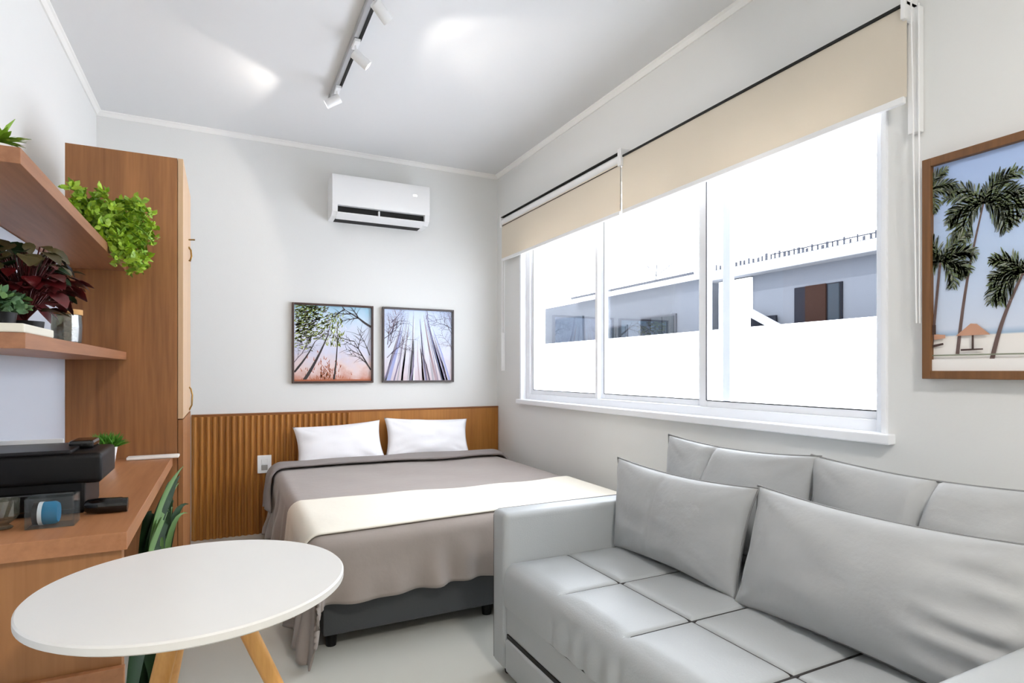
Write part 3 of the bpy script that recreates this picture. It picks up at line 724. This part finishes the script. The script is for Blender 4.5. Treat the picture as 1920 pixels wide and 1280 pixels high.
bm = bmesh.new(); lathe(bm, [(.033, .088), (.039, .088), (.039, .103), (.033, .103), (.033, .088)], c, 28); obj('rim', bm, M['rattan'], t, 40)
bm = bmesh.new()
for i in range(14):
    a = rnd.uniform(0, 2*PI); rr = .006+.02*rnd.random(); zz = .012+.011*rnd.randint(0, 4)
    bmesh.ops.create_icosphere(bm, subdivisions=1, radius=.010, matrix=Matrix.Translation((c[0]+rr*math.cos(a), c[1]+rr*math.sin(a), c[2]+zz+.006)))
props(obj('pebbles', bm, mat('pebble', (120, 84, 52), .6), None, True, origin=c), 'brown pebbles filling the glass jar', 'pebbles', kind='stuff')
# grass pot on desk
c = Vector((-.392, 2.62, .741)); t = thing('potted_plant', 'tiny grassy green plant in a white pot on the desk behind the printer', 'plant', c)
pot('pot', c, .022, .075, M['white_plastic'], t, .033); bm = bmesh.new()
for i in range(420):
    d = rdir(rnd, .1); leaf(bm, c+Vector((rnd.uniform(-.024, .024), rnd.uniform(-.024, .024), .070)), (d.x, d.y, d.z+.3), rdir(rnd), rnd.uniform(.035, .065), .006, 0, .3, 2)
obj('foliage', bm, M['grass'], t)
# strap-leaved floor plant
c = Vector((-.215, 2.22, 0)); t = thing('potted_plant', 'dark strap-leaved floor plant in the gap between desk and wardrobe', 'plant', c)
pot('pot', c, .06, .075, M['black'], t)
def straps(spec, name, m):
    bm = bmesh.new()
    for (a, tip, wd, lean) in spec:
        tip = Vector(tip); p0 = c+Vector((.03*math.cos(a), .03*math.sin(a), .06)); ctl = Vector((p0.x+(tip.x-p0.x)*lean, p0.y+(tip.y-p0.y)*lean, tip.z+.06))
        n = 14; L_, Mm, R2 = [], [], []
        for i in range(n+1):
            s = i/n; q = p0*(1-s)**2+ctl*2*s*(1-s)+tip*s*s; tg = ((ctl-p0)*(1-s)+(tip-ctl)*s).normalized()
            sd = tg.cross(Vector((.3, -1, .2))).normalized(); nn = sd.cross(tg); ww = wd*(.55+.45*math.sin(PI*min(1, s*1.2)))*(1-max(0, s-.8)*4.6)/2
            L_.append(bm.verts.new(q+sd*ww+nn*ww*.35)); Mm.append(bm.verts.new(q)); R2.append(bm.verts.new(q-sd*ww+nn*ww*.35))
        for i in range(n):
            for A, B in ((L_, Mm), (Mm, R2)): f = bm.faces.new((A[i], A[i+1], B[i+1], B[i])); f.smooth = True
    return obj(name, bm, m, t)
straps([(0, (-.17, 2.42, .70), .032, .2), (1, (-.115, 2.40, .62), .03, .1), (2, (-.13, 2.25, .50), .03, .1), (3, (-.165, 2.30, .62), .04, .1), (4, (-.175, 2.2, .48), .05, .3),
        (5, (-.155, 2.12, .42), .05, .3), (.5, (-.17, 2.42, .66), .04, .3), (5.4, (-.23, 2.02, .30), .04, .6), (4.4, (-.2, 2.1, .5), .05, .3), (2.4, (-.22, 2.3, .62), .05, .3)], 'leaves', M['strap'])
straps([(.3, (-.16, 2.36, .62), .016, .3), (.9, (-.115, 2.34, .60), .02, .05), (5.8, (-.13, 2.2, .50), .016, .1), (0, (-.18, 2.18, .56), .014, .9), (1.5, (-.165, 2.2, .52), .012, .9)], 'pale_leaves', M['strap_l'])['label'] = 'paler green strap leaves'
def arcs(spec, name, m):
    bm = bmesh.new()
    for p0, ctl, tip, wd in spec:
        p0, ctl, tip = Vector(p0), Vector(ctl), Vector(tip); n = 14; L_, Mm, R2 = [], [], []
        for i in range(n+1):
            q_ = i/n; q = p0*(1-q_)**2+ctl*2*q_*(1-q_)+tip*q_*q_; tg = ((ctl-p0)*(1-q_)+(tip-ctl)*q_).normalized()
            sd = tg.cross(Vector((.8, -.5, .2))).normalized(); nn = sd.cross(tg); ww = wd*(.6+.4*math.sin(PI*q_))*(1-max(0, q_-.75)*3.6)/2
            L_.append(bm.verts.new(q+sd*ww+nn*ww*.35)); Mm.append(bm.verts.new(q)); R2.append(bm.verts.new(q-sd*ww+nn*ww*.35))
        for i in range(n):
            for A, B in ((L_, Mm), (Mm, R2)): f = bm.faces.new((A[i], A[i+1], B[i+1], B[i])); f.smooth = True
    return obj(name, bm, m, t)
arcs([((-.205, 1.85, .50), (-.20, 2.05, .60), (-.165, 2.40, .64), .022), ((-.215, 2.0, .45), (-.20, 2.15, .66), (-.148, 2.46, .69), .024), ((-.215, 2.1, .5), (-.20, 2.2, .70), (-.128, 2.36, .765), .020)], 'arching_leaves', M['strap_l'])['label'] = 'paler arching strap leaves'
arcs([((-.215, 1.85, .42), (-.21, 2.05, .54), (-.18, 2.38, .57), .07), ((-.225, 2.0, .40), (-.21, 2.15, .60), (-.165, 2.44, .63), .06), ((-.225, 2.1, .45), (-.21, 2.2, .66), (-.14, 2.36, .73), .05), ((-.215, 1.75, .30), (-.21, 1.9, .48), (-.185, 2.2, .46), .07)], 'arching_leaves', M['strap'])

# ------------------------------------------------------------------ round table
TC = (-.047, 1.272); TR = .271; TZ = .698
t = thing('round_table', 'small round white-topped table with splayed wooden legs in the foreground', 'table', (*TC, 0))
bm = bmesh.new(); lathe(bm, [(0, TZ-.018), (TR-.006, TZ-.018), (TR, TZ-.014), (TR, TZ-.003), (TR-.003, TZ), (0, TZ)], (*TC, 0), 96); obj('table_top', bm, M['white'], t, 30)
for a in (-5, 112, 238):
    a = math.radians(a); p0 = (TC[0]+.05*math.cos(a), TC[1]+.05*math.sin(a), TZ-.02); p1 = (TC[0]+.34*math.cos(a), TC[1]+.34*math.sin(a), 0)
    bm = bmesh.new(); tube(bm, [p0, p1], [.017, .012], 18); obj('leg', bm, M['leg'], t, 50)
bm = bmesh.new(); lathe(bm, [(0, TZ-.03), (.09, TZ-.03), (.09, TZ-.0185), (0, TZ-.0185)], (*TC, 0), 32); obj('mounting_plate', bm, M['grey_metal'], t)

# ------------------------------------------------------------------ sofa
SX0, SX1, SY0, SY1 = .89, 1.76, .45, 1.965; ST = .425
t = thing('sofa', 'light grey upholstered two-seat sofa with a quilted seat under the window', 'sofa', (1.3, 1.2, 0))
yseams = [1.535, 1.215, .895]; xseams = [1.152, 1.42]
def sample(a, b, seams, n):
    xs = [a+(b-a)*i/n for i in range(n+1)]
    for s in seams: xs += [s+k for k in (-.02, -.012, -.006, -.003, 0, .003, .006, .012, .02)]
    return sorted(set(round(x, 5) for x in xs))
def groove(y, seams): return min(abs(y-s) for s in seams)
Y0s, Y1s = .555, 1.86
ys = sample(Y0s, Y1s, yseams, 60); xs = sample(SX0+.045, 1.665, xseams, 30); bm = bmesh.new(); rows = []
allx = [Y0s]+sorted(yseams)+[Y1s]; axx = [SX0+.01]+xseams+[1.66]
def puff(v, knots):
    for a, b in zip(knots[:-1], knots[1:]):
        if a <= v <= b: return max(0.0, math.sin(PI*(v-a)/(b-a)))**.5
    return 0
for y in ys:
    row = []
    for x in reversed(xs):
        gx, gy = groove(x, xseams), groove(y, yseams)
        fade = 1.0
        z = ST-.009*math.exp(-(gx/.006)**2)-.009*fade*math.exp(-(gy/.006)**2)
        z += .012*min(puff(x, axx), puff(y, allx))-.012
        row.append(bm.verts.new((x, y, z)))
    r = .045
    for k in range(1, 7):
        a = PI/2*k/6; row.append(bm.verts.new((SX0+r-r*math.sin(a)+.002, y, ST-.009-r+r*math.cos(a))))
    for k in range(1, 7):
        zz = ST-.009-r-(ST-.054-.268)*k/6
        wv = .0075*math.sin(y*75+3*noise.noise(Vector((y*6, 0, 0))))*math.sin(PI*k/7)*max(0, min(1, (1.62-y)*4))
        row.append(bm.verts.new((SX0+.002+wv-.006*math.sin(PI*k/7), y, zz)))
    row.append(bm.verts.new((1.665, y, .268))); rows.append(row)
for i in range(len(rows)-1):
    for j in range(len(rows[0])-1): bm.faces.new((rows[i][j], rows[i+1][j], rows[i+1][j+1], rows[i][j+1]))
bm.faces.new(rows[0]); bm.faces.new(rows[-1])
seat = obj('seat', bm, M['sofa'], t, 60)
bm = bmesh.new()
for s in yseams: tube(bm, [(1.6, s, ST-.0155), (1.2, s, ST-.0155), (SX0+.055, s, ST-.0165)], .0034, 6)
for s in xseams[:1]: tube(bm, [(s, Y0s, ST-.016), (s, Y1s, ST-.016)], .0028, 6)
tube(bm, [(SX0+.004, Y0s, .268), (SX0+.004, Y1s, .268)], .003, 6)
obj('seam', bm, M['sofa_seam'], seat)
def arm(y0, y1, inner):
    bm = bmesh.new(); bx(bm, SX0+.0, SX1, y0, y1, .035, .592, .022, 4); a = obj('arm', bm, M['sofa'], t, 50)
    bm = bmesh.new(); yy = inner
    tube(bm, [(SX0+.004, yy, .05), (SX0+.004, yy, .57), (SX0+.02, yy, .588), (SX1-.05, yy, .5905)], .0035, 8); obj('piping', bm, M['sofa_seam'], a, 60)
arm(1.862, 1.965, 1.955); arm(.45, .553, .462)
obj('base', box(SX0+.008, SX1, .553, 1.862, .17, .267, .004), M['sofa'], t)
dr = obj('drawer', box(SX0-.003, SX1-.1, .565, 1.85, .04, .158, .012, 3), M['sofa'], t, 40)
obj('handle_gap', box(SX0+.004, SX0+.2, .58, 1.85, .1575, .1715), M['dark'], dr)
obj('backrest', box(1.665, SX1, .553, 1.862, .17, .70, .03, 3), M['sofa'], t, 40)
for x in (SX0+.05, SX1-.07):
    for y in (SY0+.05, SY1-.05):
        bm = bmesh.new(); lathe(bm, [(0, 0), (.02, 0), (.024, .036), (0, .036)], (x, y, 0), 14); obj('foot', bm, M['rubber'], t, 40)
def sofa_cushion(yc, zc, xc, w_, h_, th, lean, roll, yawd, label, sd, crease, m=None, wr=.003, ears=.03, pinch=.07, endw=0, taper=0):
    # local x -> -Y, local z up leaning towards the wall, local -y faces the room
    mt = Matrix.Translation((xc, yc, zc)) @ Matrix.Rotation(math.radians(yawd), 4, 'Z') @ Matrix.Rotation(-PI/2, 4, 'Z') @ Matrix.Rotation(math.radians(roll), 4, 'Y') @ Matrix.Rotation(math.radians(-lean), 4, 'X')
    q = thing('cushion', label, 'cushion', (xc, yc, zc-h_/2), 'loose grey cushions on the sofa')
    bm = bmesh.new(); out = cushion(bm, w_, h_, th, mt, pinch, 48, wr, sd, ears, crease, endw=endw, taper=taper); obj('cover', bm, m or M['cushion'], q, 180)
    bm = bmesh.new(); tube(bm, out+[out[0]], .0028, 6, caps=False); obj('piping', bm, M['piping'], q, 60)
    return q
sofa_cushion(1.498, .655, 1.585, .675, .37, .15, 9, 0, 0, 'grey back cushion in the rear row, at the end nearest the bed', 2, (-.28, .030, .045), wr=.003)
sofa_cushion(.855, .655, 1.585, .68, .37, .15, 9, 0, 0, 'grey back cushion in the rear row, at the end under the palm print', 7, (-.02, .045, .035), wr=.003)
sofa_cushion(1.566, .582, 1.395, .655, .335, .155, 8, 0, 0, 'smaller grey front cushion leaning by the far sofa arm', 4, (-.15, .008, .03), taper=.055)
sofa_cushion(.895, .583, 1.40, .72, .345, .18, 13, 0, 0, 'longer grey front cushion creased at its near end, by the near sofa arm', 9, None, wr=.003, endw=.010, taper=-.03)

# ------------------------------------------------------------------ track light
TX = .56
t = thing('light_track', 'grey ceiling track with a dark slot carrying the spotlights', 'light track', (TX, 2.3, CEIL))
bm = bmesh.new(); bx(bm, TX-.018, TX+.018, 1.2, 3.45, CEIL-.034, CEIL-.001, .003); obj('rail', bm, M['grey_metal'], t)
obj('slot', box(TX+.004, TX+.0195, 1.22, 3.40, CEIL-.036, CEIL-.014), M['dark'], t)
obj('end_cap', box(TX-.02, TX+.02, 3.45, 3.50, CEIL-.036, CEIL-.001, .004), mat('end_cap_plastic', (150, 151, 154), .3), t)
glow = emit('lamp_lens', (255, 250, 242), 12)
def spot(y, d, label, energy, size, lit=True, off=(.0, 0)):
    d = Vector(d).normalized(); base = Vector((TX, y, CEIL-.036)); t = thing('spotlight', label, 'spotlight', base, 'spotlights on the ceiling track')
    obj('adapter', box(TX-.014, TX+.014, y-.04, y+.04, CEIL-.052, CEIL-.0365, .002), M['white_plastic'], t)
    c0 = base+Vector((0, 0, -.06)); bm = bmesh.new(); tube(bm, [base+Vector((0, 0, -.014)), c0], .006, 10); obj('stem', bm, M['white_plastic'], t, 50)
    bm = bmesh.new(); mt = aim(c0-d*.015, d)
    lathe(bm, [(0, 0), (.022, 0), (.024, .004), (.024, .085), (.020, .085), (.020, .078), (0, .078)], n=28, mtx=mt); hd = obj('head', bm, M['white_plastic'], t, 40)
    bm = bmesh.new(); lathe(bm, [(0, .079), (.0195, .079), (.0195, .081), (0, .082)], n=28, mtx=mt); obj('lens', bm, glow, hd, 40)
    if energy:
        ld = bpy.data.lights.new('spot_beam', 'SPOT'); ld.energy = energy; ld.spot_size = math.radians(size); ld.spot_blend = .2; ld.shadow_soft_size = .018; ld.color = (1, .93, .84)
        lo = bpy.data.objects.new('spot_beam', ld); C.objects.link(lo); lo.parent = t; lo.location = (c0+d*.085)-base
        lo.rotation_euler = d.to_track_quat('-Z', 'Y').to_euler()
    return t
spot(2.80, (.75, -.05, -.55), 'lit white track spotlight in view, aimed towards the window', 7, 116)
spot(2.38, (.7, .35, -.45), 'glowing track spotlight at the top edge of the photo, aimed towards the window', 7, 116)
spot(3.30, (-.75, .25, -.42), 'track spotlight at the far end, aimed towards the wardrobe', 8, 116)
spot(1.60, (-.5, .5, -.6), 'track spotlight beyond the frame top, aimed at the desk', 6, 100)
# unseen ceiling lamp, added behind the camera to fill the room with warm light
t = thing('added_fill_lamp', 'round white flush fill lamp added unseen behind the viewpoint', 'ceiling lamp', (.7, -.6, CEIL))
bm = bmesh.new(); lathe(bm, [(0, -.03), (.2, -.03), (.21, -.02), (.21, -.001), (0, -.001)], (.7, -.6, CEIL), 40); obj('fill_lamp_body', bm, M['white_plastic'], t, 40)
bm = bmesh.new(); lathe(bm, [(0, -.045), (.12, -.043), (.19, -.0305), (0, -.0305)], (.7, -.6, CEIL), 40); obj('fill_diffuser', bm, emit('warm_fill_glow', (255, 246, 236), 3), t, 40)
ad = bpy.data.lights.new('fill_light', 'AREA'); ad.shape = 'DISK'; ad.size = .36; ad.energy = 44; ad.color = (1, .94, .87)
ao = bpy.data.objects.new('fill_light', ad); C.objects.link(ao); ao.parent = t; ao.location = (0, 0, -.05)

# ------------------------------------------------------------------ outside
struct('ground', box(R+.3, 26, -12, 26, -3.2, -3.0), M['facade_w'])
obj_w = obj('parapet_wall', box(7.5, 7.75, -3, 24, -3, 1.80, .01), M['facade_w'], None, origin=(7.6, 10, -3)); props(obj_w, 'long plain white boundary wall across from the window', 'wall')
def building(name, label, y0, y1, ztop, xf, mw, mroof=None):
    t = thing(name, label, 'building', (xf+2, (y0+y1)/2, -3)); obj('wall', box(xf, xf+4, y0, y1, -3, ztop), mw, t); return t
bl = building('building', 'low blue-grey building with dark windows seen through the left panes', 8.75, 15.0, 2.93, 8.5, M['facade'])
obj('roof_slab', box(8.3, 12.6, 8.7, 13.2, 2.93, 3.02, .01), M['facade_w'], bl)
obj('roof_edge', box(8.27, 8.3, 8.7, 13.2, 3.0, 3.05), M['ext_grey'], bl)
for (a, b, z0, z1) in ((11.05, 12.2, 1.6, 2.18), (9.4, 10.55, 1.6, 2.30)):
    wf = obj('window', box(8.46, 8.52, a, b, z0, z1), M['ext_grey'], bl); n = 3
    for k in range(n):
        ya = a+.04+(b-a-.04)*k/n; obj('pane', box(8.44, 8.462, ya, ya+(b-a-.04)/n-.04, z0+.04, z1-.04), M['ext_glass'] if k < 2 else M['ext_dark'], wf)
obj('recess', box(8.44, 8.51, 12.9, 14.3, 1.2, 2.55), mat('recess_blue', (48, 54, 62), .95, spec=.05), bl, label='darker blue-grey recess')
br = building('building', 'blue-grey building with a brown shuttered window seen through the right pane', 3.0, 7.45, 2.80, 8.5, M['facade'])
obj('side_wall', box(8.45, 12.4, 7.45, 8.2, -3, 2.78), M['facade_w'], br, label='white end wall')
obj('roof_slab', box(8.25, 12.6, 2.9, 8.4, 2.80, 2.98, .01), mat('fascia_white', (104, 106, 110), .95, spec=.05), br)
wf = obj('window', box(8.47, 8.53, 5.75, 6.58, 1.7, 2.47), M['ext_dark'], br)
obj('shutter', box(8.44, 8.475, 6.0, 6.36, 1.7, 2.47, .003), M['ext_brown'], wf); obj('shutter', box(8.44, 8.475, 5.78, 5.96, 1.7, 2.45, .003), M['ext_glass'], wf)
obj('opening', box(8.42, 8.46, 6.9, 7.43, 1.6, 2.05), M['ext_dark'], br)
t = thing('roof_railing', 'dark spiky railing along the roof edge of the shuttered building', 'railing', (8.3, 5.6, 2.98))
bm = bmesh.new(); bx(bm, 8.29, 8.31, 2.95, 8.3, 2.985, 2.995); obj('bottom_rail', bm, M['ext_grey'], t)
rnd = random.Random(5); y = 3.0
while y < 8.2:
    hh = rnd.uniform(.05, .11); obj('picket', box(8.29, 8.31, y, y+rnd.uniform(.015, .04), 2.995, 2.995+hh), M['ext_grey'], t); y += rnd.uniform(.07, .11)
bm = bmesh.new(); bx(bm, 8.28, 8.32, 2.95, 6.9, 3.06, 3.072); obj('top_rail', bm, M['ext_grey'], t)
t = thing('antenna', 'thin forked antenna on the roof of the left building', 'antenna', (8.6, 10.2, 3.02))
bm = bmesh.new(); tube(bm, [(8.6, 10.2, 3.021), (8.6, 10.15, 3.45)], .012, 6); obj('mast', bm, M['ext_grey'], t)
bm = bmesh.new(); tube(bm, [(8.6, 9.6, 3.42), (8.6, 10.17, 3.2), (8.6, 10.5, 3.5)], .01, 6); obj('fork', bm, M['ext_grey'], t)
t = props(obj('leaning_panel', box(-.02, .02, -.55, .55, -.07, .07, mtx=Matrix.Translation((8.33, 6.85, 1.86)) @ Matrix.Rotation(math.radians(28), 4, 'X')), M['facade_l'], None, origin=(8.33, 6.85, 1.8)), 'pale beam leaning in front of the shuttered building', 'beam')
